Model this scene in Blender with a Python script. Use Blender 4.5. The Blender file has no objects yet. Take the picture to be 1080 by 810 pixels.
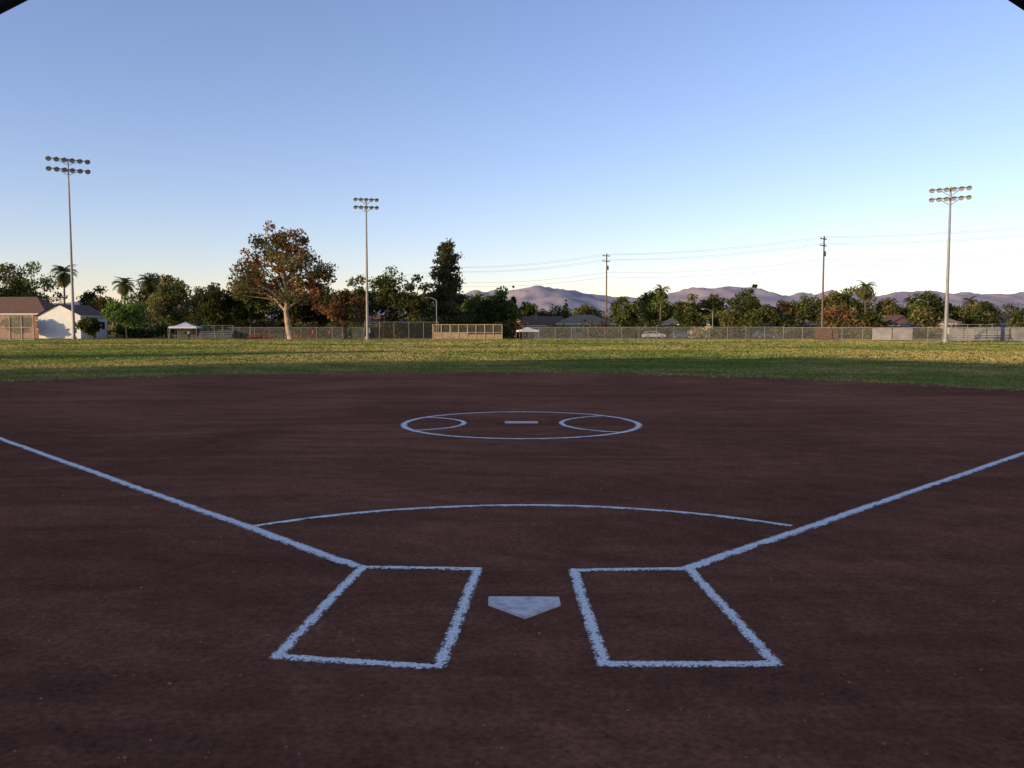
import bpy, math, random
import numpy as np
from mathutils import noise as mnoise, Vector
rng=np.random.default_rng(7); random.seed(7)
scene=bpy.context.scene
SUN_EL=math.radians(9.0)
SD=np.array([-0.84,-0.54]); SD/=np.linalg.norm(SD)   # horizontal direction towards the sun

# ------------------------------------------------------------ materials
def newmat(name):
    m=bpy.data.materials.new(name); m.use_nodes=True
    nt=m.node_tree; nt.nodes.clear()
    return m,nt,nt.nodes,nt.links
def simple(name,col,rough=0.7,metal=0.0,var=0.25,scale=3.0,bump=0.0):
    m,nt,N,L=newmat(name)
    o=N.new('ShaderNodeOutputMaterial'); p=N.new('ShaderNodeBsdfPrincipled')
    tc=N.new('ShaderNodeTexCoord'); n=N.new('ShaderNodeTexNoise'); n.inputs['Scale'].default_value=scale; n.inputs['Detail'].default_value=6
    L.new(tc.outputs['Object'],n.inputs['Vector'])
    r=N.new('ShaderNodeValToRGB')
    r.color_ramp.elements[0].position=0.3; r.color_ramp.elements[1].position=0.7
    r.color_ramp.elements[0].color=tuple(c*(1-var) for c in col)+(1,)
    r.color_ramp.elements[1].color=tuple(min(1,c*(1+var)) for c in col)+(1,)
    L.new(n.outputs['Fac'],r.inputs['Fac']); L.new(r.outputs['Color'],p.inputs['Base Color'])
    p.inputs['Roughness'].default_value=rough; p.inputs['Metallic'].default_value=metal
    if bump>0:
        b=N.new('ShaderNodeBump'); b.inputs['Strength'].default_value=bump
        L.new(n.outputs['Fac'],b.inputs['Height']); L.new(b.outputs['Normal'],p.inputs['Normal'])
    L.new(p.outputs[0],o.inputs[0]); return m
def attrmat(name,trans=0.3):
    m,nt,N,L=newmat(name)
    o=N.new('ShaderNodeOutputMaterial'); a=N.new('ShaderNodeAttribute'); a.attribute_name='Col'
    d=N.new('ShaderNodeBsdfDiffuse'); t=N.new('ShaderNodeBsdfTranslucent'); mx=N.new('ShaderNodeMixShader')
    mx.inputs[0].default_value=trans
    L.new(a.outputs['Color'],d.inputs['Color']); L.new(a.outputs['Color'],t.inputs['Color'])
    L.new(d.outputs[0],mx.inputs[1]); L.new(t.outputs[0],mx.inputs[2]); L.new(mx.outputs[0],o.inputs[0]); return m
M_leaf=attrmat('foliage',0.35); M_grass=attrmat('grass_blades',0.35)
M_bark=simple('bark',(0.10,0.07,0.05),0.9,var=0.4,scale=6,bump=0.4)
M_palebark=simple('pale_bark',(0.36,0.26,0.17),0.9,var=0.4,scale=1.5,bump=0.3)
M_steel=simple('galvanised_steel',(0.27,0.26,0.24),0.6,0.2,0.12,2)
M_darksteel=simple('dark_steel',(0.01,0.01,0.011),0.7,0.0,0.2,4)
M_lampbody=simple('lamp_housing',(0.46,0.41,0.34),0.5,0.1,0.1,4)
M_glass=simple('lamp_glass',(0.34,0.33,0.31),0.25,0.0,0.1,4)
M_wood=simple('pole_wood',(0.15,0.105,0.075),0.9,0,0.3,4,0.3)
M_white=simple('white_paint',(0.66,0.64,0.60),0.7,0,0.08,1.2)
M_tan=simple('tan_paint',(0.38,0.28,0.17),0.8,0,0.2,1.5)
M_tanboard=simple('tan_boards',(0.32,0.23,0.13),0.85,0,0.25,2)
M_brownroof=simple('brown_shingle',(0.14,0.075,0.048),0.9,0,0.3,2.5,0.3)
M_tanroof=simple('tan_shingle',(0.24,0.17,0.11),0.9,0,0.3,2.5,0.3)
M_greyroof=simple('grey_shingle',(0.12,0.11,0.10),0.9,0,0.3,2.5,0.3)
M_stucco=simple('stucco',(0.38,0.30,0.22),0.9,0,0.12,1.2,0.2)
M_brick=simple('red_brick',(0.26,0.125,0.08),0.9,0,0.3,3,0.2)
M_redslat=simple('red_slats',(0.10,0.06,0.045),0.9,0,0.3,3,0.2)
M_window=simple('window_glass',(0.03,0.035,0.04),0.08,0,0.2,2)
M_cable=simple('cable',(0.08,0.08,0.08),0.7,0,0.1,2)
M_redpaint=simple('red_paint',(0.45,0.07,0.03),0.6,0,0.2,3)
M_tire=simple('tire',(0.02,0.02,0.02),0.9,0,0.2,5)
M_carw=simple('car_paint_silver',(0.36,0.36,0.37),0.3,0,0.05,2)
M_card=simple('car_paint_dark',(0.05,0.06,0.08),0.25,0,0.05,2)
M_block=simple('grey_block_wall',(0.095,0.085,0.07),0.9,0,0.2,1.0)
M_skin=simple('skin',(0.35,0.20,0.13),0.6,0,0.1,5)
M_jeans=simple('dark_trousers',(0.03,0.04,0.07),0.9,0,0.2,5)
M_shirt=simple('red_shirt',(0.5,0.05,0.03),0.9,0,0.2,5)
M_shirt2=simple('white_shirt',(0.6,0.6,0.58),0.9,0,0.2,5)
M_windscreen=simple('windscreen_fabric',(0.16,0.155,0.15),0.85,0,0.3,0.8)
M_windscreen2=simple('pale_windscreen',(0.22,0.20,0.19),0.85,0,0.3,0.8)

def meshmat_link(name,col,scale,alpha):
    m,nt,N,L=newmat(name)
    o=N.new('ShaderNodeOutputMaterial'); tc=N.new('ShaderNodeTexCoord')
    mp=N.new('ShaderNodeMapping'); mp.inputs['Rotation'].default_value=(0,math.radians(45),0)
    L.new(tc.outputs['Object'],mp.inputs['Vector'])
    sx=N.new('ShaderNodeSeparateXYZ'); L.new(mp.outputs[0],sx.inputs[0])
    outs=[]
    for ax in ('X','Z'):
        a=N.new('ShaderNodeMath'); a.operation='MULTIPLY'; a.inputs[1].default_value=scale; L.new(sx.outputs[ax],a.inputs[0])
        f=N.new('ShaderNodeMath'); f.operation='FRACT'; L.new(a.outputs[0],f.inputs[0])
        g=N.new('ShaderNodeMath'); g.operation='LESS_THAN'; g.inputs[1].default_value=alpha; L.new(f.outputs[0],g.inputs[0]); outs.append(g)
    mx=N.new('ShaderNodeMath'); mx.operation='MAXIMUM'; L.new(outs[0].outputs[0],mx.inputs[0]); L.new(outs[1].outputs[0],mx.inputs[1])
    t=N.new('ShaderNodeBsdfTransparent'); d=N.new('ShaderNodeBsdfDiffuse'); d.inputs[0].default_value=col+(1,)
    ms=N.new('ShaderNodeMixShader'); L.new(mx.outputs[0],ms.inputs[0]); L.new(t.outputs[0],ms.inputs[1]); L.new(d.outputs[0],ms.inputs[2]); L.new(ms.outputs[0],o.inputs[0]); return m
M_link=meshmat_link('chain_link',(0.24,0.23,0.21),14.0,0.12)
M_linkdark=meshmat_link('chain_link_dark',(0.05,0.055,0.05),14.0,0.22)
M_linkpale=meshmat_link('chain_link_pale',(0.42,0.36,0.28),14.0,0.2)

# ------------------------------------------------------------ mesh builder
class MB:
    def __init__(s): s.V=[];s.F=[];s.C=[];s.n=0
    def add(s,v,f,mat=0,col=None,smooth=False):
        v=np.asarray(v,dtype=np.float64).reshape(-1,3); f=np.asarray(f,dtype=np.int64)
        if col is None: col=np.ones((len(v),3))
        col=np.asarray(col,dtype=np.float64)
        if col.ndim==1: col=np.tile(col,(len(v),1))
        s.V.append(v); s.C.append(col); s.F.append((f+s.n,mat,smooth)); s.n+=len(v)
    def box(s,c,d,rz=0,mat=0):
        x,y,z=[q/2 for q in d]
        p=np.array([[-x,-y,-z],[x,-y,-z],[x,y,-z],[-x,y,-z],[-x,-y,z],[x,-y,z],[x,y,z],[-x,y,z]])
        ca,sa=math.cos(rz),math.sin(rz)
        p=np.stack([p[:,0]*ca-p[:,1]*sa,p[:,0]*sa+p[:,1]*ca,p[:,2]],1)+np.array(c)
        s.add(p,[[0,3,2,1],[4,5,6,7],[0,1,5,4],[1,2,6,5],[2,3,7,6],[3,0,4,7]],mat)
    def cyl(s,p0,p1,r0,r1=None,n=8,mat=0,caps=True,smooth=True):
        if r1 is None: r1=r0
        p0=np.array(p0,float);p1=np.array(p1,float);d=p1-p0;l=np.linalg.norm(d)
        if l<1e-6: return
        d/=l; a=np.array([0,0,1.]) if abs(d[2])<0.9 else np.array([1.,0,0])
        u=np.cross(d,a);u/=np.linalg.norm(u);w=np.cross(d,u)
        t=np.arange(n)*2*math.pi/n
        ring=np.cos(t)[:,None]*u+np.sin(t)[:,None]*w
        v=np.concatenate([p0+ring*r0,p1+ring*r1])
        f=[[i,(i+1)%n,n+(i+1)%n,n+i] for i in range(n)]
        s.add(v,f,mat,smooth=smooth)
        if caps:
            s.add(np.concatenate([p1+ring*r1,[p1]]),[[i,(i+1)%n,n] for i in range(n)],mat)
            s.add(np.concatenate([p0+ring*r0,[p0]]),[[(i+1)%n,i,n] for i in range(n)],mat)
    def poly(s,pts,mat=0,col=None): s.add(pts,[list(range(len(pts)))],mat,col)
    def build(s,name,mats,parent=None,loc=(0,0,0),rz=0):
        me=bpy.data.meshes.new(name)
        V=np.concatenate(s.V); C=np.concatenate(s.C)
        lv=[];lt=[];mi=[];sm=[]
        for f,m,smo in s.F:
            lv.append(f.ravel()); lt.append(np.full(len(f),f.shape[1])); mi.append(np.full(len(f),m)); sm.append(np.full(len(f),smo))
        lv=np.concatenate(lv);lt=np.concatenate(lt);mi=np.concatenate(mi);sm=np.concatenate(sm)
        ls=np.concatenate([[0],np.cumsum(lt)[:-1]])
        me.vertices.add(len(V)); me.vertices.foreach_set('co',V.ravel().astype(np.float32))
        me.loops.add(len(lv)); me.loops.foreach_set('vertex_index',lv.astype(np.int32))
        me.polygons.add(len(lt)); me.polygons.foreach_set('loop_start',ls.astype(np.int32))
        for m in mats: me.materials.append(m)
        me.polygons.foreach_set('material_index',mi.astype(np.int32))
        me.polygons.foreach_set('use_smooth',sm.astype(bool))
        me.update(calc_edges=True)
        ca=me.color_attributes.new('Col','FLOAT_COLOR','POINT')
        ca.data.foreach_set('color',np.concatenate([C,np.ones((len(C),1))],1).ravel().astype(np.float32))
        ob=bpy.data.objects.new(name,me); scene.collection.objects.link(ob)
        ob.location=loc; ob.rotation_euler=(0,0,rz)
        if parent: ob.parent=parent
        return ob
def empty(name,loc=(0,0,0),rz=0):
    e=bpy.data.objects.new(name,None); scene.collection.objects.link(e); e.location=loc; e.rotation_euler=(0,0,rz); e.empty_display_size=0.5; return e

# ------------------------------------------------------------ infield outline
ctrl=np.array([(-27,19),(-21.5,24.2),(-16.75,27.6),(-12.3,31.0),(-6,32.6),(0,33.0),(5.5,31.6),(10.5,28.3),(14.4,23.6),(19,18),(23,9),(24,-2),(18,-11),(0,-14),(-18,-11),(-29,-2),(-31,10)],float)
def catmull(P,k=14):
    out=[];n=len(P)
    for i in range(n):
        p0,p1,p2,p3=P[(i-1)%n],P[i],P[(i+1)%n],P[(i+2)%n]
        for t in np.arange(k)/k:
            out.append(0.5*((2*p1)+(-p0+p2)*t+(2*p0-5*p1+4*p2-p3)*t*t+(-p0+3*p1-3*p2+p3)*t**3))
    return np.array(out)
DIRT=catmull(ctrl)
DIRT+=np.array([[mnoise.noise(Vector((p[0]*0.6,p[1]*0.6,3)))*0.6,mnoise.noise(Vector((p[0]*0.6,p[1]*0.6,9)))*0.6] for p in DIRT])
def inside(pts,poly):
    x,y=pts[:,0],pts[:,1]; r=np.zeros(len(pts),bool); n=len(poly)
    for i in range(n):
        a,b=poly[i],poly[(i+1)%n]
        if abs(a[1]-b[1])<1e-9: continue
        c=((a[1]>y)!=(b[1]>y))&(x<(b[0]-a[0])*(y-a[1])/(b[1]-a[1])+a[0]); r^=c
    return r

# ------------------------------------------------------------ ground
def ground_material():
    m,nt,N,L=newmat('grass_ground')
    o=N.new('ShaderNodeOutputMaterial'); d=N.new('ShaderNodeBsdfDiffuse'); tc=N.new('ShaderNodeTexCoord')
    def nz(sc,det=5,dist=0):
        n=N.new('ShaderNodeTexNoise'); n.inputs['Scale'].default_value=sc; n.inputs['Detail'].default_value=det; n.inputs['Distortion'].default_value=dist
        L.new(tc.outputs['Object'],n.inputs['Vector']); return n
    a=nz(0.09,6,0.4); r=N.new('ShaderNodeValToRGB'); e=r.color_ramp.elements
    e[0].position=0.36; e[0].color=(0.11,0.13,0.034,1); e[1].position=0.64; e[1].color=(0.29,0.23,0.085,1)
    L.new(a.outputs['Fac'],r.inputs['Fac'])
    b=nz(2.2,8); r2=N.new('ShaderNodeValToRGB'); r2.color_ramp.elements[0].position=0.3; r2.color_ramp.elements[0].color=(0.55,0.55,0.5,1); r2.color_ramp.elements[1].position=0.75; r2.color_ramp.elements[1].color=(1.35,1.3,1.2,1)
    L.new(b.outputs['Fac'],r2.inputs['Fac'])
    mm=N.new('ShaderNodeMixRGB'); mm.blend_type='MULTIPLY'; mm.inputs[0].default_value=1
    L.new(r.outputs[0],mm.inputs[1]); L.new(r2.outputs[0],mm.inputs[2]); L.new(mm.outputs[0],d.inputs[0])
    bp=N.new('ShaderNodeBump'); bp.inputs['Strength'].default_value=0.8; bp.inputs['Distance'].default_value=0.1
    L.new(b.outputs['Fac'],bp.inputs['Height']); L.new(bp.outputs[0],d.inputs['Normal'])
    L.new(d.outputs[0],o.inputs[0]); return m
mb=MB()
rad=[0,30,60,120,250,600,1500,4000,12000]; K=48
V=[(0,0,0)]
for r_ in rad[1:]:
    for k in range(K): V.append((r_*math.cos(2*math.pi*k/K),r_*math.sin(2*math.pi*k/K),0))
mb.add(V,[[0,1+k,1+(k+1)%K] for k in range(K)])
F4=[]
for i in range(1,len(rad)-1):
    for k in range(K):
        a=1+(i-1)*K; b=1+i*K; F4.append([a+k,b+k,b+(k+1)%K,a+(k+1)%K])
mb.F.append((np.array(F4),0,False))
mb.build('ground',[ground_material()])

def dirt_material():
    m,nt,N,L=newmat('infield_dirt')
    o=N.new('ShaderNodeOutputMaterial'); d=N.new('ShaderNodeBsdfDiffuse'); d.inputs['Roughness'].default_value=0.8
    tc=N.new('ShaderNodeTexCoord')
    def nz(sc,det=5,dist=0,vec=None,rough=0.55):
        n=N.new('ShaderNodeTexNoise'); n.inputs['Scale'].default_value=sc; n.inputs['Detail'].default_value=det; n.inputs['Distortion'].default_value=dist; n.inputs['Roughness'].default_value=rough
        L.new(vec or tc.outputs['Object'],n.inputs['Vector']); return n
    def ramp(src,p0,c0,p1,c1):
        r=N.new('ShaderNodeValToRGB'); e=r.color_ramp.elements; e[0].position=p0;e[0].color=c0+(1,);e[1].position=p1;e[1].color=c1+(1,); L.new(src,r.inputs['Fac']); return r
    def mul(a,b,t='MULTIPLY',f=1.0):
        x=N.new('ShaderNodeMixRGB'); x.blend_type=t; x.inputs[0].default_value=f; L.new(a,x.inputs[1]); L.new(b,x.inputs[2]); return x
    base=ramp(nz(0.16,8,0.8).outputs['Fac'],0.36,(0.185,0.080,0.050),0.66,(0.285,0.120,0.072))
    mp=N.new('ShaderNodeMapping'); mp.inputs['Scale'].default_value=(0.20,0.85,1); mp.inputs['Rotation'].default_value=(0,0,0.05); L.new(tc.outputs['Object'],mp.inputs['Vector'])
    streak=ramp(nz(0.8,10,2.4,mp.outputs[0],0.66).outputs['Fac'],0.40,(0.87,0.87,0.87),0.72,(1.45,1.36,1.28))
    wv=N.new('ShaderNodeTexWave'); wv.wave_type='RINGS'; wv.rings_direction='Z'; wv.inputs['Scale'].default_value=0.7; wv.inputs['Distortion'].default_value=14; wv.inputs['Detail'].default_value=6; wv.inputs['Detail Scale'].default_value=0.7
    mp2=N.new('ShaderNodeMapping'); mp2.inputs['Location'].default_value=(4,-2,0); L.new(tc.outputs['Object'],mp2.inputs['Vector']); L.new(mp2.outputs[0],wv.inputs['Vector'])
    rake=ramp(wv.outputs['Fac'],0.1,(0.96,0.96,0.96),0.9,(1.05,1.05,1.05))
    fine=ramp(nz(26,9,0,None,0.75).outputs['Fac'],0.30,(0.52,0.52,0.53),0.72,(1.5,1.46,1.43))
    mid=ramp(nz(3.5,8,0.5,None,0.7).outputs['Fac'],0.32,(0.84,0.84,0.85),0.70,(1.18,1.16,1.14))
    vor=N.new('ShaderNodeTexVoronoi'); vor.inputs['Scale'].default_value=17; L.new(tc.outputs['Object'],vor.inputs['Vector'])
    speck=ramp(vor.outputs['Distance'],0.05,(1.8,1.7,1.65),0.11,(1,1,1))
    c=mul(base.outputs[0],streak.outputs[0]); c=mul(c.outputs[0],rake.outputs[0]); c=mul(c.outputs[0],mid.outputs[0]); c=mul(c.outputs[0],fine.outputs[0]); c=mul(c.outputs[0],speck.outputs[0],f=0.5)
    L.new(c.outputs[0],d.inputs[0])
    h=nz(38,8,0,None,0.7); h2=nz(5,6)
    ad=N.new('ShaderNodeMath'); ad.operation='ADD'; L.new(h.outputs['Fac'],ad.inputs[0]); L.new(h2.outputs['Fac'],ad.inputs[1])
    bp=N.new('ShaderNodeBump'); bp.inputs['Strength'].default_value=0.9; bp.inputs['Distance'].default_value=0.025
    L.new(ad.outputs[0],bp.inputs['Height']); L.new(bp.outputs[0],d.inputs['Normal'])
    L.new(d.outputs[0],o.inputs[0]); return m
M_dirt=dirt_material()
mb=MB(); n=len(DIRT); c0=np.array([0,10.0])
rings=[0.0,0.35,0.7,1.0]; V=[(0,10,0.006)]
for q in rings[1:]:
    for p in DIRT:
        w=c0+(p-c0)*q; V.append((w[0],w[1],0.006 if q<1 else 0.004))
mb.add(V,[[0,1+(k+1)%n,1+k] for k in range(n)]); F4=[]
for i in (1,2):
    a=1+(i-1)*n;b=1+i*n
    for k in range(n): F4.append([a+k,a+(k+1)%n,b+(k+1)%n,b+k])
mb.F.append((np.array(F4),0,False))
mb.build('infield_dirt',[M_dirt])

# pebbles and clods
mb=MB(); NP=6500
r_=2.3+rng.random(NP)**1.4*14; a_=(rng.random(NP)-0.5)*1.7
px=r_*np.sin(a_);py=r_*np.cos(a_)
sz=0.0022+rng.random(NP)**4*0.009
octv=np.array([[1,0,0],[0,1,0],[-1,0,0],[0,-1,0],[0,0,.8],[0,0,-.5]],float)
octf=np.array([[0,1,4],[1,2,4],[2,3,4],[3,0,4],[1,0,5],[2,1,5],[3,2,5],[0,3,5]])
V=(octv[None]*sz[:,None,None]*(0.6+0.8*rng.random((NP,6,3))))+np.stack([px,py,np.full(NP,0.008)],1)[:,None,:]
F=(octf[None]+np.arange(NP)[:,None,None]*6).reshape(-1,3)
sh=(0.5+rng.random(NP)*1.1)[:,None]*np.array([0.28,0.14,0.095])
mb.add(V.reshape(-1,3),F,0,np.repeat(sh,6,0))
mb.build('dirt_clods',[attrmat('clod_material',0.0)])

# ------------------------------------------------------------ chalk
def chalk_material():
    m,nt,N,L=newmat('white_chalk')
    o=N.new('ShaderNodeOutputMaterial'); d=N.new('ShaderNodeBsdfDiffuse'); tc=N.new('ShaderNodeTexCoord')
    a=N.new('ShaderNodeAttribute'); a.attribute_name='Col'; sp=N.new('ShaderNodeSeparateColor'); L.new(a.outputs['Color'],sp.inputs[0])
    n1=N.new('ShaderNodeTexNoise'); n1.inputs['Scale'].default_value=62; n1.inputs['Detail'].default_value=6; n1.inputs['Roughness'].default_value=0.75; L.new(tc.outputs['Object'],n1.inputs['Vector'])
    n2=N.new('ShaderNodeTexNoise'); n2.inputs['Scale'].default_value=9; n2.inputs['Detail'].default_value=4; L.new(tc.outputs['Object'],n2.inputs['Vector'])
    s0=N.new('ShaderNodeMath'); s0.operation='MULTIPLY'; s0.inputs[1].default_value=3.3; L.new(n1.outputs['Fac'],s0.inputs[0])
    s1=N.new('ShaderNodeMath'); s1.operation='MULTIPLY_ADD'; s1.inputs[1].default_value=0.70; L.new(sp.outputs[0],s1.inputs[0]); L.new(s0.outputs[0],s1.inputs[2])
    s2=N.new('ShaderNodeMath'); s2.operation='MULTIPLY_ADD'; s2.inputs[1].default_value=1.1; L.new(n2.outputs['Fac'],s2.inputs[0]); L.new(s1.outputs[0],s2.inputs[2])
    mr=N.new('ShaderNodeMapRange'); mr.inputs['From Min'].default_value=2.32; mr.inputs['From Max'].default_value=2.48; L.new(s2.outputs[0],mr.inputs['Value'])
    r=N.new('ShaderNodeValToRGB'); r.color_ramp.elements[0].position=0.35; r.color_ramp.elements[0].color=(0.55,0.50,0.45,1); r.color_ramp.elements[1].position=0.52; r.color_ramp.elements[1].color=(0.92,0.87,0.79,1)
    L.new(n1.outputs['Fac'],r.inputs['Fac']); L.new(r.outputs[0],d.inputs[0])
    t=N.new('ShaderNodeBsdfTransparent'); mx=N.new('ShaderNodeMixShader'); L.new(mr.outputs[0],mx.inputs[0]); L.new(t.outputs[0],mx.inputs[1]); L.new(d.outputs[0],mx.inputs[2]); L.new(mx.outputs[0],o.inputs[0]); return m
M_chalk=chalk_material()
zc=[0.0100]
def strip(mb,pts,w):
    zc[0]+=0.0004
    pts=np.array(pts,float); seg=np.linalg.norm(np.diff(pts,axis=0),axis=1); s=np.concatenate([[0],np.cumsum(seg)])
    n=max(4,int(s[-1]/0.02)); t=np.linspace(0,s[-1],n)
    P=np.stack([np.interp(t,s,pts[:,0]),np.interp(t,s,pts[:,1])],1)
    wob=np.array([mnoise.noise(Vector((q*0.8,len(mb.V)*7.7,w))) for q in t])*0.014
    T=np.gradient(P,axis=0); T/=np.linalg.norm(T,axis=1)[:,None]; Nn=np.stack([-T[:,1],T[:,0]],1)
    P=P+Nn*wob[:,None]
    ww=w*(0.66+0.05*rng.random(n)); ww2=w*(0.66+0.05*rng.random(n))
    L_=P+Nn*ww[:,None];R_=P-Nn*ww2[:,None]
    z=zc[0]
    V=np.concatenate([np.c_[L_,np.full(n,z-0.003)],np.c_[P,np.full(n,z+0.003)],np.c_[R_,np.full(n,z-0.003)]])
    col=np.zeros((3*n,3)); col[n:2*n]=1.0
    i=np.arange(n-1)
    F=np.concatenate([np.stack([n+i,n+i+1,i+1,i],1),np.stack([2*n+i,2*n+i+1,n+i+1,n+i],1)])
    mb.add(V,F,0,col)
def inset(P,w):
    c=np.mean(P,axis=0); return [np.array(p)+np.sign(c-np.array(p))*w/2 for p in P]
for box in ([(-1.104,5.825),(-0.216,5.777),(-0.343,4.02),(-1.253,4.15)],[(0.4025,5.745),(1.285,5.777),(1.364,4.056),(0.4355,4.05)]):
    mb=MB(); q=inset(box,0.06)
    for i in range(4):
        a=np.array(q[i]);b=np.array(q[(i+1)%4]); d=(b-a)/np.linalg.norm(b-a)
        strip(mb,[a-d*0.025,b+d*0.025],0.060)
    mb.build('batters_box_line',[M_chalk])
mb=MB(); strip(mb,[(-1.10,5.80),(-8.0,12.78),(-20,24.9)],0.085); mb.build('foul_line',[M_chalk])
mb=MB(); strip(mb,[(1.23,5.74),(7.05,11.25),(17,20.6)],0.085); mb.build('foul_line',[M_chalk])
mb=MB(); cx,cy,R=0.10,4.29,3.58
a0=math.atan2(7.05-cy,-2.27-cx);a1=math.atan2(7.02-cy,2.42-cx)
strip(mb,[(cx+R*math.cos(t),cy+R*math.sin(t)) for t in np.linspace(a0,a1,60)],0.066); mb.build('home_plate_arc_line',[M_chalk])
mb=MB(); cx,cy,R=0.165,14.85,2.11
strip(mb,[(cx+R*math.cos(t),cy+R*1.0*math.sin(t)) for t in np.linspace(0,2*math.pi,121)],0.095)
strip(mb,[(cx-R+1.08*math.cos(t),cy+1.08*math.sin(t)) for t in np.linspace(-1.28,1.28,40)],0.08)
strip(mb,[(cx+R-1.38*math.cos(t),cy+1.38*math.sin(t)) for t in np.linspace(-1.22,1.22,40)],0.08)
mb.build('pitching_circle_line',[M_chalk])
mb=MB(); mb.box((0.17,14.95,0.018),(0.60,0.15,0.028)); ob=mb.build('pitching_rubber',[M_white])
bv=ob.modifiers.new('bevel','BEVEL'); bv.width=0.006; bv.segments=2
def plate_material():
    m,nt,N,L=newmat('plate_rubber')
    o=N.new('ShaderNodeOutputMaterial'); p=N.new('ShaderNodeBsdfPrincipled'); tc=N.new('ShaderNodeTexCoord')
    n1=N.new('ShaderNodeTexNoise'); n1.inputs['Scale'].default_value=14; n1.inputs['Detail'].default_value=8; n1.inputs['Roughness'].default_value=0.7; L.new(tc.outputs['Object'],n1.inputs['Vector'])
    r=N.new('ShaderNodeValToRGB'); e=r.color_ramp.elements; e[0].position=0.36; e[0].color=(0.48,0.37,0.32,1); e[1].position=0.58; e[1].color=(0.78,0.66,0.59,1)
    L.new(n1.outputs['Fac'],r.inputs['Fac']); L.new(r.outputs[0],p.inputs['Base Color']); p.inputs['Roughness'].default_value=0.7; L.new(p.outputs[0],o.inputs[0]); return m
mb=MB(); pc=0.075; pts=[(pc-.226,5.115),(pc-.222,4.975),(pc,4.735),(pc+.226,4.97),(pc+.226,5.11)]
lo=[(x,y,0.0065) for x,y in pts]; hi=[(pc+(x-pc)*.975,4.95+(y-4.95)*.975,0.02) for x,y in pts]
mb.poly(hi)
for i in range(5): mb.poly([lo[i],lo[(i+1)%5],hi[(i+1)%5],hi[i]])
mb.build('home_plate',[plate_material()])

# ------------------------------------------------------------ grass tufts
def tufts(n,y0,y1,slope,h,w,fuzz):
    Y=y0+rng.random(n)*(y1-y0); X=(rng.random(n)*2-1)*(slope*Y+6)
    P=np.stack([X,Y],1); keep=~inside(P+rng.normal(0,fuzz,(n,2)),DIRT); P=P[keep]; n=len(P)
    lowf=np.array([mnoise.noise(Vector((p[0]*0.05,p[1]*0.09,1)))+0.7*mnoise.noise(Vector((p[0]*0.4,p[1]*0.5,5))) for p in P])
    t=np.clip(0.46+lowf*1.2+rng.normal(0,0.12,n),0,1)[:,None]
    colr=(1-t)*np.array([0.155,0.215,0.044])+t*np.array([0.46,0.36,0.125])
    colr*=(0.7+0.6*rng.random((n,1)))
    V=[];C=[];nb=3
    for b in range(nb):
        ang=rng.random(n)*math.pi*2; off=rng.normal(0,w*0.5,(n,2)); hh=h*(0.5+rng.random(n)*0.8)
        dx=np.cos(ang)*w*0.5;dy=np.sin(ang)*w*0.5; lean=rng.normal(0,0.35,(n,2))*hh[:,None]
        bx=P[:,0]+off[:,0];by=P[:,1]+off[:,1]
        V.append(np.stack([np.stack([bx-dx,by-dy,np.full(n,-.002)],1),np.stack([bx+dx,by+dy,np.full(n,-.002)],1),np.stack([bx+lean[:,0],by+lean[:,1],hh],1)],1)); C.append(np.repeat(colr,3,0).reshape(n,3,3))
    V=np.concatenate(V).reshape(-1,3);C=np.concatenate(C).reshape(-1,3)
    mb=MB(); mb.add(V,np.arange(len(V)).reshape(-1,3),0,C); return mb
a=tufts(40000,22,46,0.66,0.05,0.065,0.6)
for (nn,y0,y1,h,w) in ((24000,46,80,0.06,0.14),(22000,80,150,0.075,0.28)):
    b=tufts(nn,y0,y1,0.64,h,w,0.1)
    a.add(b.V[0],b.F[0][0],0,b.C[0])
a.build('outfield_grass',[M_grass])

# ------------------------------------------------------------ trees
def leaves(mb,P,size,col,mat=0,asp=0.6):
    n=len(P)
    a=rng.normal(size=(n,3)); a/=np.linalg.norm(a,axis=1)[:,None]
    b=rng.normal(size=(n,3)); b-=a*np.sum(a*b,1)[:,None]; b/=np.linalg.norm(b,axis=1)[:,None]
    s=(size*(0.6+0.8*rng.random(n)))[:,None]
    V=np.stack([P+a*s,P+b*s*asp,P-a*s,P-b*s*asp],1).reshape(-1,3)
    mb.add(V,np.arange(4*n).reshape(-1,4),mat,np.repeat(col,4,0))
def ballpts(n):
    d=rng.normal(size=(n,3)); d/=np.linalg.norm(d,axis=1)[:,None]; return d*(rng.random(n)**0.45)[:,None]
DK=(0.066,0.078,0.026); MG=(0.115,0.130,0.036); LG=(0.14,0.19,0.042); OL=(0.175,0.150,0.052); RD=(0.21,0.105,0.048); OR=(0.38,0.19,0.065)
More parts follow.
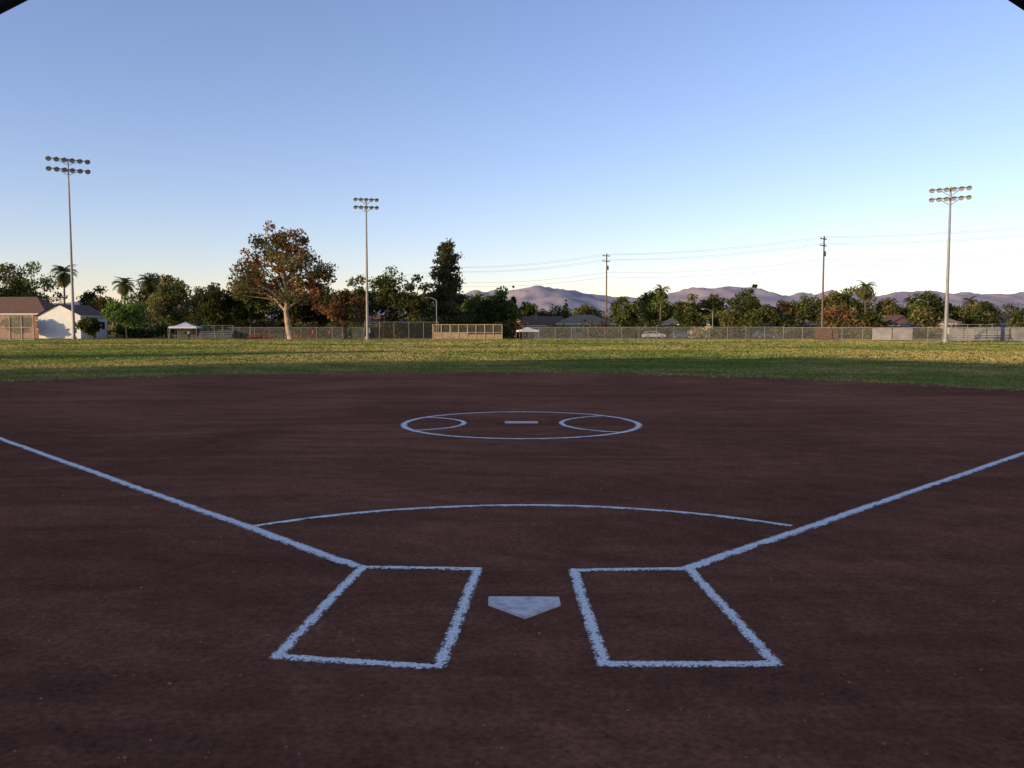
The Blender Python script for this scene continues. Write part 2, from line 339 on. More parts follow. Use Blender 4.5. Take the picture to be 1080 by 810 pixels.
def tree(name,X,Y,H,W,col,base=0.22,nl=5200,ls=0.30,blobs=26,alt=None,bark=None,blobr=(0.12,0.21),taper=0.0,lean=0.0):
    mb=MB(); cb=H*base; Hc=H-cb; mid=cb+Hc*0.5
    B=[];
    for i in range(blobs):
        d=ballpts(1)[0]; zz=d[2]
        wmul=1.0-taper*(zz*0.5+0.5)
        r=W*random.uniform(*blobr)*(1-0.35*taper*(zz*.5+.5))
        B.append((np.array([d[0]*(W/2-r*0.7)*wmul*1.15+lean*(zz+1)*Hc*.1,d[1]*(W/2-r*.7)*wmul*1.15,mid+zz*(Hc/2-r*0.7)]),r))
    B.append((np.array([random.uniform(-.1,.1)*W,0,H-W*0.11]),W*0.13))
    tr=max(0.12,H*0.018); p=np.array([0,0,-0.05]); top=np.array([lean*Hc*.2+random.uniform(-.03,.03)*W,0,cb+Hc*0.55])
    k=4
    for i in range(k):
        q=np.array([0,0,0])+top*(i+1)/k+np.array([random.uniform(-.02,.02)*H,random.uniform(-.02,.02)*H,0]); mb.cyl(p,q,tr*(1-i/k*.7)*(1.3 if i==0 else 1),tr*(1-(i+1)/k*.7),7,1,False); p=q
    for c,r in B:
        s=random.uniform(0.3,0.8); st=top*s; m=(st+c)/2+np.array([0,0,-0.04*H*random.random()])
        mb.cyl(st,m,tr*0.38,tr*0.24,5,1,False); mb.cyl(m,c,tr*0.24,tr*0.08,5,1,False)
    tot=sum(r*r for c,r in B)
    for c,r in B:
        n=max(20,int(nl*r*r/tot)); d=ballpts(n); 
        P=c+d*r*np.array([1.15,1.15,0.85])*(1+0.25*rng.random((n,1)))
        base_c=np.array(col) if (alt is None or random.random()<0.6) else np.array(alt)
        cc=base_c*random.uniform(0.6,1.4)*(0.7+0.6*rng.random((n,1)))
        leaves(mb,P,ls,np.clip(cc,0,1))
    return mb.build(name,[M_leaf,bark or M_bark],loc=(X,Y,0),rz=random.uniform(0,6))
T=[ # X,Y,H,W,col,alt
 (-140,200,15,13,DK,MG),(-128,190,17,13,MG,OL),(-122,200,17.8,11,MG,OL),(-115,200,18.3,12,MG,LG),(-101.7,205,12.7,10,DK,OL),(-86,200,15.5,14,DK,OL),(-76,200,12.3,10,OL,DK),
 (-69,205,13.2,12,DK,MG),(-62,200,15,12,DK,MG),(-70.4,170,13,9,OL,MG),(-61,170,11.5,9,DK,DK),(-54.4,172,14.6,10,DK,MG),(-47.5,176,13.5,10,DK,RD),
 (-41.3,178,11.8,9.5,DK,RD),(-33.8,165,9.7,9,RD,OL),(-34.5,190,14.2,9,MG,OL),(-27,186,16,11,MG,DK),(-21.3,185,14,8,DK,OL),(-15,205,12,9,DK,MG),
 (-7.2,180,9.8,8,MG,LG),(-2.0,180,11,9,LG,MG),(3.5,200,8.6,7,MG,DK),(10.9,212,8.2,9,DK,OL),(20,222,8.6,10,OL,MG),(30,220,10.8,9,DK,MG),(33.5,200,10.9,10,MG,LG),
 (43.3,200,10.5,9,OL,MG),(48.5,200,10.3,8,OL,MG),(55.7,198,11.3,12,DK,MG),(65.6,202,9.0,9,OL,RD),(71.3,200,10,10,MG,OL),(78,200,11.2,10,OL,MG),
 (84,202,12.4,10,OL,DK),(92,202,9.4,10,DK,OL),(98.5,198,11,11,DK,MG),(105.9,200,8.2,9,MG,OL),(115,204,8.8,9,OL,MG),(122,200,8.4,10,DK,OL),(133,198,8.5,10,MG,OL),(146,200,9.5,11,DK,MG),
 # garden trees in front of the houses
 (24,178,5.6,5,MG,LG),(38,177,6.6,6,DK,MG),(46,178,6.0,6,OL,MG),(54,176,7.2,7,MG,DK),(60,178,5.2,6,DK,OL),(70,178,6.6,7,OL,RD),(76,175,6.0,6,DK,MG),(88,176,7.2,7,OL,DK),(101,162,6.0,6,DK,MG),(104,182,8,8,DK,OL),(118,164,6.4,7,MG,DK),(-97,163,4.6,5,MG,DK),(-82,160,4.2,4.5,DK,MG)]
for X,Y,H,W,c,al in T:
    tree('shade_tree',X,Y,H,W,c,alt=al,base=random.uniform(0.1,0.2),blobs=random.randint(18,30),nl=5000 if H>8.5 else 2600)
tree('young_green_tree',-69.9,150,7.9,7.0,LG,alt=(0.15,0.22,0.05),base=0.22,nl=4200,ls=0.24,blobs=20)
tree('slender_tree',67.5,230,14.4,4.5,DK,base=0.12,nl=2500,blobs=16)
tree('cypress_tree',0.3,200,12.3,1.7,DK,base=0.05,nl=1800,blobs=16,ls=0.25,taper=.6,blobr=(.25,.35))
tree('cypress_tree',14,215,9.5,1.7,DK,base=0.05,nl=1500,blobs=14,ls=0.25,taper=.6,blobr=(.25,.35))
def sycamore(X,Y):
    mb=MB()
    path=[(1.0,0,-.05),(.5,0,2.5),(.2,0,5),(0.5,0,7.6),(0.2,0.2,10.5),(-.3,0,13.5),(-.2,0,17)]
    rr=[.62,.5,.42,.36,.3,.2,.1]
    for i in range(6): mb.cyl(path[i],path[i+1],rr[i],rr[i+1],9,1,False)
    limbs=[((.2,0,5),(-3.5,.6,8.2)),((.5,0,7.0),(4.2,-.6,9.8)),((.4,0,7.8),(-2.8,-1,12.5)),((.2,0,9.5),(3.6,.5,14)),((-.1,0,12),(-2.8,.6,16)),((-.2,0,13),(1.9,-.5,17.5)),((.2,0,5.5),(5.4,1.2,7.8)),((.3,0,6.5),(-5.8,-1,10.3)),((0,0,10),(.4,-3,13.6)),((0,0,9),(.5,3.5,12)),((0,0,11),(-4.6,0,14.0)),((0,0,10),(5.0,0,11.8))]
    B=[]
    for s,e in limbs:
        s=np.array(s);e=np.array(e);m=(s+e)/2+np.array([0,0,.6]); mb.cyl(s,m,.26,.17,7,1,False); mb.cyl(m,e,.17,.07,6,1,False)
        for k in range(8):
            c=e+rng.normal(0,1,3)*np.array([1.8,1.6,1.4])+np.array([0,0,.5]); r=random.uniform(.75,1.5); B.append((c,r)); mb.cyl(m if k%2 else e,c,.07,.03,4,1,False)
    for k in range(12): B.append((np.array([random.uniform(-2.4,1.6),random.uniform(-1.5,1.5),random.uniform(17.0,20.3)]),random.uniform(.8,1.3)))
    for k in range(12): B.append((np.array([random.uniform(5,7.6),random.uniform(-1.5,1.5),random.uniform(6.0,13.0)]),random.uniform(.8,1.4)))
    for c,r in B:
        n=int(82*r*r); P=c+ballpts(n)*r*np.array([1.1,1.1,.9])*(1+.35*rng.random((n,1)))
        b=np.array(random.choice([OR,(0.26,0.16,0.065),(0.22,0.16,0.065),(0.15,0.14,0.05),(0.14,0.14,0.05),RD]))*random.uniform(.65,1.25)
        leaves(mb,P,.25,b*(0.7+.6*rng.random((n,1))))
    return mb.build('sycamore_tree',[M_leaf,M_palebark],loc=(X,Y,0))
sycamore(-41.2,150)
def cedar(X,Y,H,W,col):
    mb=MB(); mb.cyl((0,0,-.05),(0,0,H*.96),.42,.05,8,1,False)
    z=H*.12
    while z<H*.985:
        f=1-(z/H); rad_=W*.5*min(1,(f*1.35+.22))*random.uniform(.6,1.15)
        for k in range(random.randint(3,4)):
            a=random.uniform(0,6.28); R=rad_*random.uniform(.6,1.15); e=np.array([math.cos(a)*R,math.sin(a)*R,z-.02*R+random.uniform(-.3,.5)])
            mb.cyl((0,0,z-.1*R),e,.07,.02,4,1,False)
            n=int(52+R*34); t=rng.random(n)**.7
            P=np.array([0,0,z-.1*R])*(1-t[:,None])+e*t[:,None]+rng.normal(0,1,(n,3))*np.array([.46,.46,.33])
            leaves(mb,P,.25,np.array(col)*random.uniform(.65,1.3)*(.7+.6*rng.random((n,1))))
        z+=random.uniform(.45,.75)
    return mb.build('cedar_tree',[M_leaf,M_bark],loc=(X,Y,0))
cedar(-13.3,170,19.4,10.4,(0.080,0.082,0.034))
def palm(X,Y,Ht,R,col=(0.13,0.135,0.045),dead=True,name='palm_tree',nf=46):
    mb=MB(); p=np.array([0,0,-.05]); b=random.uniform(-.3,.3)
    for i in range(6):
        q=np.array([b*((i+1)/6)**2,0,Ht*(i+1)/6]); mb.cyl(p,q,.26-.015*i,.245-.015*i,8,1,False); p=q
    for k in range(nf):
        a=random.uniform(0,6.28); el=math.radians(random.uniform(-55,85)); L=R*random.uniform(.8,1.1)
        d=np.array([math.cos(a),math.sin(a),0]); prev=p.copy(); side=np.array([-math.sin(a),math.cos(a),0]); S=8
        cc=np.array(col)*random.uniform(.6,1.3) if el>-.6 or not dead else np.array((.16,.11,.055))
        e=el; pts=[prev]
        for s in range(S):
            prev=prev+(d*math.cos(e)+np.array([0,0,math.sin(e)]))*L/S; e-=math.radians(13); pts.append(prev)
        for s in range(1,S):
            c=pts[s]; f=(pts[s+1]-pts[s-1]); f/=np.linalg.norm(f); wd=R*.24*math.sin(math.pi*(s+1.0)/(S+1.5))
            for sg in (-1,1):
                for q in (0,.5):
                    c2=c+f*L/S*q; tip=c2+side*sg*wd+f*wd*.7+np.array([0,0,-wd*.35])
                    mb.add([c2-f*.05,c2+f*.14,tip],[[0,1,2]],0,cc)
        for s in range(S): mb.cyl(pts[s],pts[s+1],.03,.02,3,1,False)
    return mb.build(name,[M_leaf,M_bark],loc=(X,Y,0))
palm(-102.8,190,14.8,3.6,nf=60); palm(-84,192,12.6,3.6,nf=60); palm(-89,190,12.0,3.2,nf=60)
palm(34.1,190,10.6,2.6); palm(77,180,10.9,2.9); palm(121.5,220,9.2,2.6); palm(15.5,235,7.0,2.0); palm(110.5,230,9.5,2.2)
mb=MB()
for i in range(280):
    X=random.uniform(-330,380); Y=random.uniform(250,420); H=random.uniform(5,9.5)*(Y/300); W=random.uniform(7,14)
    n=220; P=np.array([X,Y,H*.5])+ballpts(n)*np.array([W*.6,W*.5,H*.5]); b=np.array(random.choice([DK,MG,OL,DK]))*random.uniform(.7,1.3)
    leaves(mb,P,.75,b*(.7+.6*rng.random((n,1)))); mb.cyl((X,Y,0),(X,Y,H*.6),.25,.1,5,1,False)
mb.build('distant_trees',[M_leaf,M_bark])
mb=MB()
for i in range(130):
    X=random.uniform(-105,125); Y=random.uniform(172,181) if X<20 else random.uniform(166,178); H=random.uniform(1.6,3.8); W=random.uniform(3,6)
    n=170; P=np.array([X,Y,H*.5])+ballpts(n)*np.array([W*.6,W*.4,H*.55]); b=np.array(random.choice([DK,MG,OL,DK,RD]))*random.uniform(.6,1.2)
    leaves(mb,P,.36,b*(.7+.6*rng.random((n,1)))); mb.cyl((X,Y,0),(X,Y,H*.6),.08,.04,5,1,False)
mb.build('boundary_shrubs',[M_leaf,M_bark])

# unseen trees and gym, added sunward of the field to cast its long shadows
def at(al,p): return (SD[0]*al+SD[1]*p, SD[1]*al-SD[0]*p)
belt=[tree('offscreen_shadow_tree',*at(56,36),15,13,DK,alt=MG,base=.12,nl=5500,ls=.55,blobs=30)]
belt.append(tree('offscreen_shadow_tree',*at(66,60),15,11,DK,alt=OL,base=.12,nl=5000,ls=.55,blobs=26))
for (al,p,s) in ((60,-46,1),(56,-54,1.05),(50,50,.45),(75,78,.7),(60,95,.55),(52,110,.5)):
    src=random.choice(belt[:2]); ob=bpy.data.objects.new('offscreen_shadow_tree',src.data); scene.collection.objects.link(ob)
    x,y=at(al,p); ob.location=(x,y,0); ob.scale=(s,s,s); ob.rotation_euler=(0,0,random.uniform(0,6))
gx,gy=at(64,-5); ang=math.atan2(-SD[0],SD[1])
G=empty('offscreen_shadow_gym',(gx,gy,0),ang)  # out-of-frame building added to keep the infield dirt in shade
mb=MB(); mb.box((0,0,7.5),(76,18,15)); mb.build('walls',[M_stucco],G)
mb=MB(); mb.box((0,0,15.3),(76.8,18.8,.6)); mb.build('roof_parapet',[M_greyroof],G)
mb=MB()
for i in range(12): mb.box((-33+i*6,-9.01,9.5),(3.4,.08,2.2))
for i in range(12): mb.box((-33+i*6,-9.01,3.2),(3.0,.08,2.0))
mb.build('windows',[M_window],G)
mb=MB(); mb.box((0,-9.03,1.2),(2.0,.1,2.4)); mb.build('door',[M_brick],G)

# ------------------------------------------------------------ sports light poles
def light_pole(X,Y,H,span,rows,nper,lr,rowgap):
    e=empty('stadium_light_pole',(X,Y,0),-math.atan2(X,Y-18))
    mb=MB(); mb.cyl((0,0,-.05),(0,0,H),.27,.12,12); mb.cyl((0,0,0),(0,0,.5),.42,.42,12); mb.box((0.3,-.05,1.6),(.35,.3,.9)); mb.build('pole',[M_steel],e)
    mb=MB()
    for r in range(rows):
        z=H-.25-r*rowgap; mb.box((0,-.1,z),(span,.14,.14)); mb.cyl((0,0,z-1.0),(span*.28,-.1,z-.05),.05,.05,6); mb.cyl((0,0,z-1.0),(-span*.28,-.1,z-.05),.05,.05,6)
    mb.build('crossarms',[M_steel],e)
    mb=MB()
    for r in range(rows):
        z=H-.25-r*rowgap
        for i in range(nper):
            x=(-.5+(i+.5)/nper)*span*1.06; c=np.array([x,-.22,z+ .02])
            d=np.array([x*.03,-.86,-.5]); d/=np.linalg.norm(d)
            mb.cyl((x,-.1,z),c,.05,.05,6,0)
            mb.cyl(c-d*.15,c+d*.12,lr*.35,lr*.55,10,0); mb.cyl(c+d*.12,c+d*.42,lr*.55,lr,14,0,False); mb.cyl(c+d*.40,c+d*.415,lr*.93,lr*.93,14,1)
            u=np.array([1,0,0.]); w=np.cross(u,d); w/=np.linalg.norm(w)
            if w[2]<0:w=-w
            pts=[];
            for t in np.linspace(0,math.pi,9): pts.append(c+d*.42+u*math.cos(t)*lr+w*math.sin(t)*lr)
            for t in np.linspace(0,math.pi,9): pts.append(c+d*(.42+.3*math.sin(t))+u*math.cos(t)*lr+w*math.sin(t)*lr)
            mb.add(pts,[[i_,i_+1,10+i_,9+i_] for i_ in range(8)],0)
    mb.build('floodlights',[M_lampbody,M_glass],e)
light_pole(-79.6,150,32.4,6.9,2,6,.48,1.75)
light_pole(-25.9,148,25.1,4.3,2,5,.38,1.35)
light_pole(59.9,114,21.2,5.0,2,6,.36,1.25)

def utility_pole(X,Y,H,rz):
    mb=MB(); mb.cyl((0,0,-.05),(0,0,H),.21,.13,9)
    for z in (H-.5,H-1.7):
        mb.box((0,0.16,z),(2.7,.12,.14))
        for x in (-1.25,-.7,.7,1.25): mb.cyl((x,.16,z+.07),(x,.16,z+.32),.05,.035,6,1)
    mb.cyl((-1.0,.16,H-.55),(0,.13,H-1.3),.025,.025,5); mb.cyl((.35,-.05,H-3.6),(.35,-.05,H-2.7),.22,.22,10,1)
    return mb.build('utility_pole',[M_wood,M_steel],loc=(X,Y,0),rz=rz)
UP=[(91,114,18),(56.3,150,18.6),(21.1,185,18.7),(-14,220,18.5)]
prz=math.atan2(35,-35)-math.pi/2
for u in UP: utility_pole(*u,prz)
mb=MB(); ux,uy=math.cos(prz),math.sin(prz)
UP2=[(126,79,18)]+UP+[(-49,255,18)]
for a,b in zip(UP2[:-1],UP2[1:]):
    for off,dz in ((-1.25,-.2),(1.25,-.2),(-1.25,-1.4),(1.25,-1.4),(0.1,-4.2),(0.15,-5.2)):
        pr=None
        for t in np.linspace(0,1,15):
            z=(a[2]+dz)*(1-t)+(b[2]+dz)*t-4*.8*t*(1-t); q=(a[0]*(1-t)+b[0]*t+ux*off,a[1]*(1-t)+b[1]*t+uy*off,z)
            if pr is not None: mb.cyl(pr,q,.015 if dz>-4 else .02,None,4,0,False)
            pr=q
mb.build('power_lines',[M_cable])
def street_lamp(X,Y,H,rz=0):
    mb=MB(); mb.cyl((0,0,-.05),(0,0,H-.6),.11,.07,9); pr=(0,0,H-.6)
    for t in np.linspace(.2,1,5):
        q=(1.8*t,0,H-.6+.6*math.sin(t*1.57)); mb.cyl(pr,q,.05,.05,6); pr=q
    mb.box((2.05,0,H-.02),(.75,.32,.14)); mb.box((2.1,0,H-.12),(.5,.24,.06),mat=1)
    return mb.build('street_lamp',[M_steel,M_white],loc=(X,Y,0),rz=rz)
street_lamp(-14.6,160,8.0,2.8); street_lamp(25.5,190,7.8,.2); street_lamp(5.5,190,7.5,.2); street_lamp(42.5,175,6.2,3.0); street_lamp(93,185,8.5,3.0)

# ------------------------------------------------------------ fences
def chain_fence(name,p0,p1,h,step,link=M_link,pr=.04,screen=None,pm=None,mid=False):
    p0=np.array(p0,float);p1=np.array(p1,float); L=np.linalg.norm(p1-p0); d=(p1-p0)/L
    e=empty(name,(p0[0],p0[1],0),math.atan2(d[1],d[0]))
    mb=MB(); n=int(L/step)
    for i in range(n+1): mb.cyl((i*L/n,0,-.05),(i*L/n,0,h+.05),pr,pr,6)
    mb.cyl((0,0,h),(L,0,h),pr*.8,None,6)
    if mid: mb.cyl((0,0,h*.5),(L,0,h*.5),pr*.8,None,6)
    mb.cyl((0,0,.12),(L,0,.12),pr*.5,None,5)
    mb.build('posts_and_rails',[pm or M_steel],e)
    mb=MB(); mb.add([(0,.05,.03),(L,.05,.03),(L,.05,h),(0,.05,h)],[[0,1,2,3]]); mb.build('chain_link_mesh',[link],e)
    if screen:
        mb=MB()
        for (a,b,m) in screen:
            k=a
            while k<b-.5:
                q=min(b,k+step); mb.box(((k+q)/2,-.06,h*.5),(q-k-.12,.03,h*.9),mat=m); k=q
        mb.build('windscreen_panels',[M_windscreen,M_redslat,M_windscreen2],e)
    return e
chain_fence('chain_link_fence',(-64,158),(-28,156),2.2,3)
chain_fence('chain_link_fence',(-28,157),(-14,157),3.2,2.5,M_linkdark)
chain_fence('chain_link_fence',(2,152),(46,140),2.2,3)
chain_fence('chain_link_fence',(46,140),(88,112),2.1,3,M_link,.05,[(5,9,1),(14,20,2),(24,49,0)])
chain_fence('baseball_backstop',(-90.5,139),(-80.5,139),4.2,1.67,M_linkpale,.10,None,M_tan,True)
chain_fence('chain_link_fence',(-130,150),(-92,142),2.2,3)
mb=MB(); mb.box((0,0,.85),(70,.2,1.7)); mb.box((0,0,1.73),(70.2,.28,.06)); mb.build('block_wall',[M_block],loc=(88,182,0),rz=-.06)
e=empty('baseball_dugout',(-14.2,148,0))
mb=MB()
for i in range(9): mb.box((i*1.55,0,1.35),(.14,.14,2.7))
mb.box((6.2,-.01,2.66),(12.6,.16,.12)); mb.box((6.2,-.01,1.25),(12.5,.1,.1)); 
for i in range(5): mb.box((i*3.1,2.2,1.2),(.12,.12,2.4))
mb.build('frame',[M_tan],e)
mb=MB()
for i in range(4): mb.box((.78+i*1.55,.02,.65),(1.36,.05,1.05))
mb.build('boards',[M_tanboard],e)
mb=MB(); mb.box((9.3,.03,.5),(6.2,.05,.85)); mb.build('lower_panels',[M_tanboard],e)
mb=MB(); mb.add([(0,.08,.1),(12.4,.08,.1),(12.4,.08,2.6),(0,.08,2.6)],[[0,1,2,3]]); mb.build('mesh',[M_link],e)
mb=MB(); mb.box((3.1,1.1,.45),(5.6,.35,.06)); mb.box((1,1.1,.22),(.08,.3,.42)); mb.box((5.2,1.1,.22),(.08,.3,.42)); mb.build('bench',[M_tanboard],e)

def tent(X,Y,W,H):
    e=empty('pop_up_canopy',(X,Y,0),.15); mb=MB(); h=W/2; ev=H*.72
    for x in (-h,h):
        for y in (-h,h): mb.cyl((x,y,0),(x,y,ev),.035,None,6)
    mb.build('legs',[M_steel],e); mb=MB(); ap=(0,0,H)
    c=[(-h,-h,ev),(h,-h,ev),(h,h,ev),(-h,h,ev)]
    for i in range(4):
        a,b=np.array(c[i]),np.array(c[(i+1)%4]); A=np.array(ap); m1=(a+A)/2-np.array([0,0,.12*H*.4]); m2=(b+A)/2-np.array([0,0,.12*H*.4])
        mb.add([a,b,m2,m1],[[0,1,2,3]]); mb.add([m1,m2,A],[[0,1,2]]); mb.add([a,b,b-[0,0,.3],a-[0,0,.3]],[[0,3,2,1]])
    mb.build('canopy',[M_white],e)
tent(-60.5,153,4.9,3.2); tent(3.0,158,3.8,2.3)
def table(X,Y,rz):
    mb=MB(); mb.box((0,0,.76),(2.4,.8,.06)); mb.box((0,.75,.45),(2.4,.28,.05)); mb.box((0,-.75,.45),(2.4,.28,.05))
    for x in (-.9,.9):
        mb.cyl((x,-.6,0),(x,.2,.74),.04,None,6); mb.cyl((x,.6,0),(x,-.2,.74),.04,None,6); mb.box((x,0,.42),(.06,1.5,.06))
    mb.build('picnic_table',[M_redpaint],loc=(X,Y,0),rz=rz)
table(-44.5,151,.2); table(-40.5,153,-.1); table(-37.0,151.5,.3); table(-48,154,0)
def bleachers(X,Y,rz,W=6):
    mb=MB()
    for i in range(5):
        mb.box((0,i*.6,.4+i*.32),(W,.28,.05)); mb.box((0,i*.6-.3,.18+i*.32),(W,.25,.03))
    for x in np.linspace(-W/2+.2,W/2-.2,4):
        mb.cyl((x,-.1,0),(x,2.5,1.66),.035,None,6); mb.cyl((x,2.5,0),(x,2.5,2.5),.035,None,6); mb.cyl((x,1.2,0),(x,1.2,1.0),.03,None,6)
    mb.cyl((-W/2,2.5,2.5),(W/2,2.5,2.5),.03,None,6); mb.build('bleachers',[M_steel],loc=(X,Y,0),rz=rz)
bleachers(-54.5,151,.1); bleachers(66,118,-.5,5)
def person(X,Y,rz,shirt,pose=0):
    e=empty('person',(X,Y,0),rz)
    def skin(name,vs,es,rs,mat):
        me=bpy.data.meshes.new(name); me.from_pydata(vs,es,[]); me.materials.append(mat)
        o=bpy.data.objects.new(name,me); scene.collection.objects.link(o); o.parent=e
        s=o.modifiers.new('skin','SKIN'); s.use_smooth_shade=True
        for v,r in zip(me.skin_vertices[0].data,rs): v.radius=(r,r)
        me.skin_vertices[0].data[0].use_root=True
        o.modifiers.new('sub','SUBSURF').levels=1
    k=.16 if pose else .05
    skin('trousers',[(0,0,.95),(.1,0,.9),(.12,-k,.5),(.13,-k*.4,.08),(-.1,0,.9),(-.12,k,.5),(-.13,k*1.4,.08),(.13,-k*.4-.16,.05),(-.13,k*1.4-.16,.05)],[(0,1),(1,2),(2,3),(0,4),(4,5),(5,6),(3,7),(6,8)],[.13,.1,.075,.055,.1,.075,.055,.04,.04],M_jeans)
    skin('shirt',[(0,0,1.0),(0,0,1.2),(0,0,1.4),(.2,0,1.4),(.27,-.03,1.15),(-.2,0,1.4),(-.27,.03,1.15),(0,0,1.5)],[(0,1),(1,2),(2,3),(3,4),(2,5),(5,6),(2,7)],[.13,.14,.15,.075,.05,.075,.05,.06],shirt)
    skin('head_and_neck',[(0,0,1.48),(0,-.01,1.58),(0,-.02,1.66),(0,-.01,1.72),(0,-.12,1.63)],[(0,1),(1,2),(2,3),(2,4)],[.055,.08,.1,.075,.02],M_skin)
    for sx,sy in ((.27,-.03),(-.27,.03)):
        skin('forearm',[(sx,sy,1.16),(sx*1.05,sy-.08,.93),(sx*1.05,sy-.12,.84)],[(0,1),(1,2)],[.042,.032,.04],M_skin)
person(-33.3,151,.4,M_shirt,1); person(-36.2,150,2.2,M_shirt,0); person(-59.5,152,1.2,M_shirt2,0)

def car(X,Y,rz,paint):
    e=empty('parked_car',(X,Y,0),rz)
    prof=[(-2.2,.35),(-2.25,.75),(-1.95,.95),(-1.2,1.0),(1.0,1.0),(2.0,.88),(2.25,.65),(2.22,.35)]
    def ext(mb,pr,w0,w1,mat=0):
        n=len(pr); zmin=min(p[1] for p in pr); zmax=max(p[1] for p in pr)
        L_=[(x,-(w0+(w1-w0)*(z-zmin)/(zmax-zmin)),z) for x,z in pr];R_=[(x,-y,z) for x,y,z in L_]
        mb.poly(L_,mat);mb.poly(R_[::-1],mat)
        for i in range(n): mb.poly([L_[i],R_[i],R_[(i+1)%n],L_[(i+1)%n]],mat)
    mb=MB(); ext(mb,prof,.88,.82); mb.build('body',[paint],e)
    mb=MB(); ext(mb,[(-1.85,1.0),(-1.35,1.42),(.35,1.42),(1.05,1.0)],.80,.62); mb.build('glasshouse',[M_window],e)
    mb=MB(); ext(mb,[(-1.38,1.42),(-1.3,1.48),(.25,1.48),(.38,1.42)],.64,.58)
    for x0,x1 in ((-1.85,-1.35),(-.35,-.35),(1.05,.35)):
        for s in (-1,1): mb.cyl((x0,s*.81,1.0),(x1,s*.63,1.42),.04,None,5)
    mb.build('roof',[paint],e)
    mb=MB()
    for x in (-1.4,1.4):
        for s in (-1,1): mb.cyl((x,s*.68,.33),(x,s*.9,.33),.33,None,18,0); mb.cyl((x,s*.9,.33),(x,s*.915,.33),.19,None,12,1)
    mb.build('wheels',[M_tire,M_steel],e)
for x,y,r,p in ((28,163,.1,M_carw),(33.5,163.5,.0,M_card),(49,160,.1,M_card)): car(x,y,r,p)

def house(name,X,Y,W,D,H,RH,rz,wall,roof,hip=True,wins=3,door=True):
    e=empty(name,(X,Y,0),rz)
    mb=MB(); mb.box((0,0,H/2),(W,D,H))
    if not hip:
        for s in (-1,1): mb.poly([(s*W/2,-D/2,H),(s*W/2,D/2,H),(s*W/2,0,H+RH*.97)])
    mb.build('walls',[wall],e)
    o=.5; a,b=W/2+o,D/2+o; rx=W/2-D/2 if hip else a; rx=max(rx,.3); mb=MB(); z0=H+.02-(.0 if hip else o*RH/(D/2))
    P=[(-a,-b,z0),(a,-b,z0),(a,b,z0),(-a,b,z0),(-rx,0,H+RH),(rx,0,H+RH)]
    mb.poly([P[0],P[1],P[5],P[4]]);mb.poly([P[2],P[3],P[4],P[5]])
    if hip: mb.poly([P[1],P[2],P[5]]);mb.poly([P[3],P[0],P[4]]);mb.poly([P[3],P[2],P[1],P[0]])
    mb.build('roof',[roof],e)
    mb=MB(); mb.box((0,-b-.02,z0),(2*a,.05,.2)); mb.build('fascia',[M_white],e)
    mb=MB(); mf=MB()
    for i in range(wins):
        x=(-.5+(i+.5)/wins)*W
        if door and i==wins//2: continue
        mb.box((x,-D/2-.02,H*.56),(W/wins*.4,.06,H*.32)); mf.box((x,-D/2-.01,H*.56-H*.18),(W/wins*.46,.12,.09)); mf.box((x,-D/2-.01,H*.56+H*.18),(W/wins*.46,.12,.09))
    mb.build('windows',[M_window],e); mf.build('window_trim',[M_white],e)
    if door: mb=MB(); mb.box(((-.5+(wins//2+.5)/wins)*W,-D/2-.02,1.05),(1.0,.06,2.1)); mb.build('door',[M_brick],e)
    return e
house('recreation_building',-90.2,170,9,9.0,4.7,2.2,math.radians(84),M_white,M_brownroof,False,3)
house('school_building',-106,178,18,10,5.0,3.8,-.05,M_brick,M_brownroof,True,6)
house('house',16.5,190,13,9,3.0,2.2,.05,M_stucco,M_tanroof,True,4)
house('house',6.5,192,10,8,2.9,2.0,.3,M_stucco,M_brownroof,False,3)
house('house',40,190,13,9,2.9,1.8,-.1,M_stucco,M_greyroof,True,4)
house('house',62,190,14,9,2.9,2.0,-.1,M_stucco,M_tanroof,True,4)
house('house',82,190,14,9,2.9,2.2,-.2,M_stucco,M_brownroof,False,4)
house('house',97,192,12,9,3.0,2.3,-.2,M_stucco,M_tanroof,True,4)
house('house',115,192,13,9,3.0,2.3,-.25,M_stucco,M_brownroof,True,4)
house('house',-32,200,14,9,3.0,2.3,0,M_stucco,M_brownroof,True,4)

# ------------------------------------------------------------ mountains
prof=[(-900,180),(-300,230),(0,260),(250,290),(420,380),(495,420),(530,400),(565,450),(600,415),(640,335),(675,318),(705,370),(730,415),(752,438),(790,425),(830,412),(870,400),(910,375),(960,400),(1000,372),(1040,360),(1085,395),(1200,340),(1500,300),(2200,200)]
pxs=np.array([(a-540)/869*8200 for a,b in prof]); ph=np.array([b for a,b in prof])
nx,ny=520,60; xs=np.linspace(-10000,12500,nx); ys=np.linspace(5600,9400,ny); V=[]
for j,y in enumerate(ys):
    t=(y-5600)/2600
    s=min(1,t) if y<8200 else 1-(y-8200)/2600
    s=max(0,s)**.9
    for x in xs:
        hb=float(np.interp(x,pxs,ph)); nn=mnoise.fractal(Vector((x*.0016,y*.0016,0)),.8,2.1,6)
        wx=x+300*mnoise.noise(Vector((x*.001,y*.001,7)))
        rg=1-abs(mnoise.noise(Vector((wx*.0026+4,y*.0009,2))))*2; rg2=1-abs(mnoise.noise(Vector((wx*.006+1,y*.0025,5))))*2
        h=hb*s*(0.86+.13*rg+.05*rg2)+nn*34*s; V.append((x,y,h-8))
F=[[j*nx+i,j*nx+i+1,(j+1)*nx+i+1,(j+1)*nx+i] for j in range(ny-1) for i in range(nx-1)]
mb=MB(); mb.add(V,F,smooth=True); mb.build('mountains',[simple('mountain_haze_tint',(0.34,0.285,0.30),1.0,0,0.12,0.002)])  # pale lavender base colour stands in for aerial haze

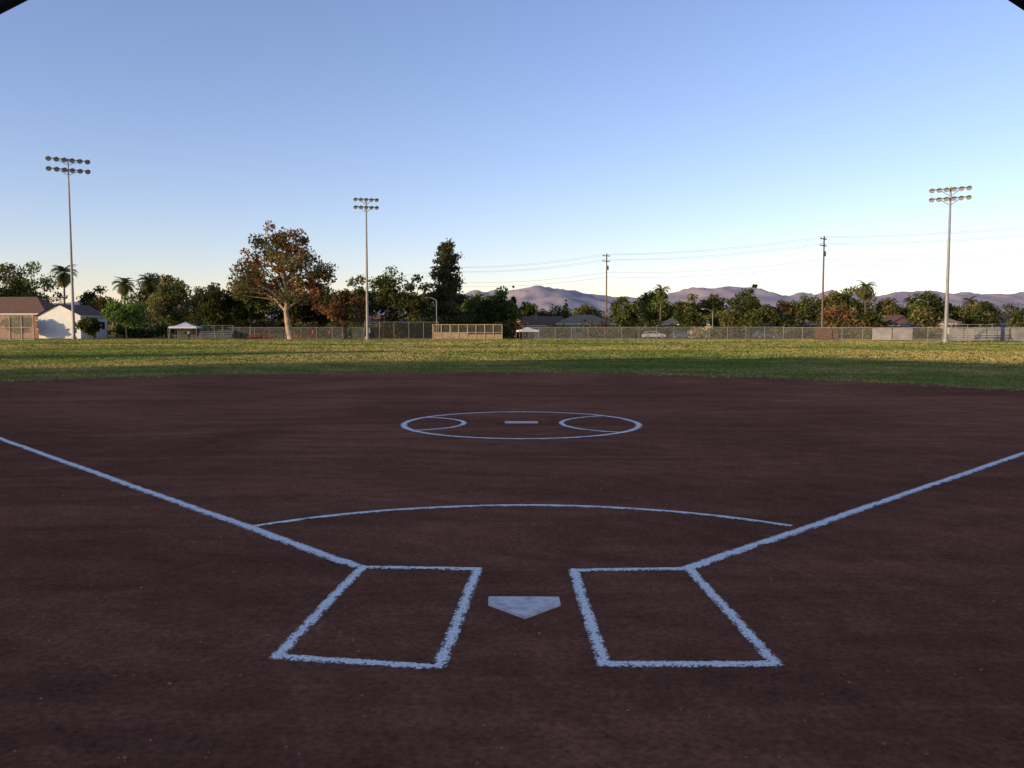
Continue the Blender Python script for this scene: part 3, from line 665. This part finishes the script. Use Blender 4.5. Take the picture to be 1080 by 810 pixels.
# ------------------------------------------------------------ backstop hood around the camera position
e=empty('backstop',(0,0,0))
mb=MB()
fr=[(-3.3,3.0,0),(-3.3,3.0,2.13),(-1.1,3.0,3.205),(1.1,3.0,3.315),(3.3,3.0,1.95),(3.3,3.0,0)]
fr2=[(x,-2.2,z*1.0) for x,y,z in fr]
for F_ in (fr,fr2):
    for a_,b_ in zip(F_[:-1],F_[1:]): mb.cyl(a_,b_,.032,None,10)
for a_,b_ in list(zip(fr,fr2))[1:-1]: mb.cyl(a_,b_,.03,None,10)
mb.build('pipe_frame',[M_darksteel],e)
mb=MB(); mb.add([fr2[0],fr2[5],fr2[4],fr2[3],fr2[2],fr2[1]],[[0,1,2,3,4,5]]); mb.build('rear_chain_link',[M_linkdark],e)

# ------------------------------------------------------------ light
w=bpy.data.worlds.new('World'); scene.world=w; w.use_nodes=True; nt=w.node_tree; nt.nodes.clear()
o=nt.nodes.new('ShaderNodeOutputWorld'); bg=nt.nodes.new('ShaderNodeBackground'); sk=nt.nodes.new('ShaderNodeTexSky')
sk.sky_type='NISHITA'; sk.sun_disc=False; sk.sun_elevation=SUN_EL; sk.sun_rotation=math.atan2(SD[0],SD[1])%(2*math.pi)
sk.air_density=1.0; sk.dust_density=0.2; sk.ozone_density=2.3; sk.altitude=100
tint=nt.nodes.new('ShaderNodeMixRGB'); tint.blend_type='MULTIPLY'; tint.inputs[0].default_value=1; tint.inputs[2].default_value=(1.06,0.865,1.0,1)
bg.inputs['Strength'].default_value=0.265
nt.links.new(sk.outputs[0],tint.inputs[1]); nt.links.new(tint.outputs[0],bg.inputs[0]); nt.links.new(bg.outputs[0],o.inputs[0])
ld=bpy.data.lights.new('sun','SUN'); ld.energy=5.0; ld.angle=math.radians(.5); ld.color=(1.0,.76,.46)
lo=bpy.data.objects.new('sun',ld); scene.collection.objects.link(lo)
tod=Vector((SD[0]*math.cos(SUN_EL),SD[1]*math.cos(SUN_EL),math.sin(SUN_EL)))
lo.rotation_euler=tod.to_track_quat('Z','Y').to_euler(); lo.location=(-50,-20,40)
scene.view_settings.view_transform='Standard'; scene.view_settings.look='None'; scene.view_settings.exposure=0
cd=bpy.data.cameras.new('camera'); cd.sensor_width=36; cd.lens=28.97; cd.clip_end=20000; cd.clip_start=.05
co=bpy.data.objects.new('camera',cd); scene.collection.objects.link(co); co.location=(0,0,1.7); co.rotation_euler=(math.radians(90-3.75),0,0)
scene.camera=co
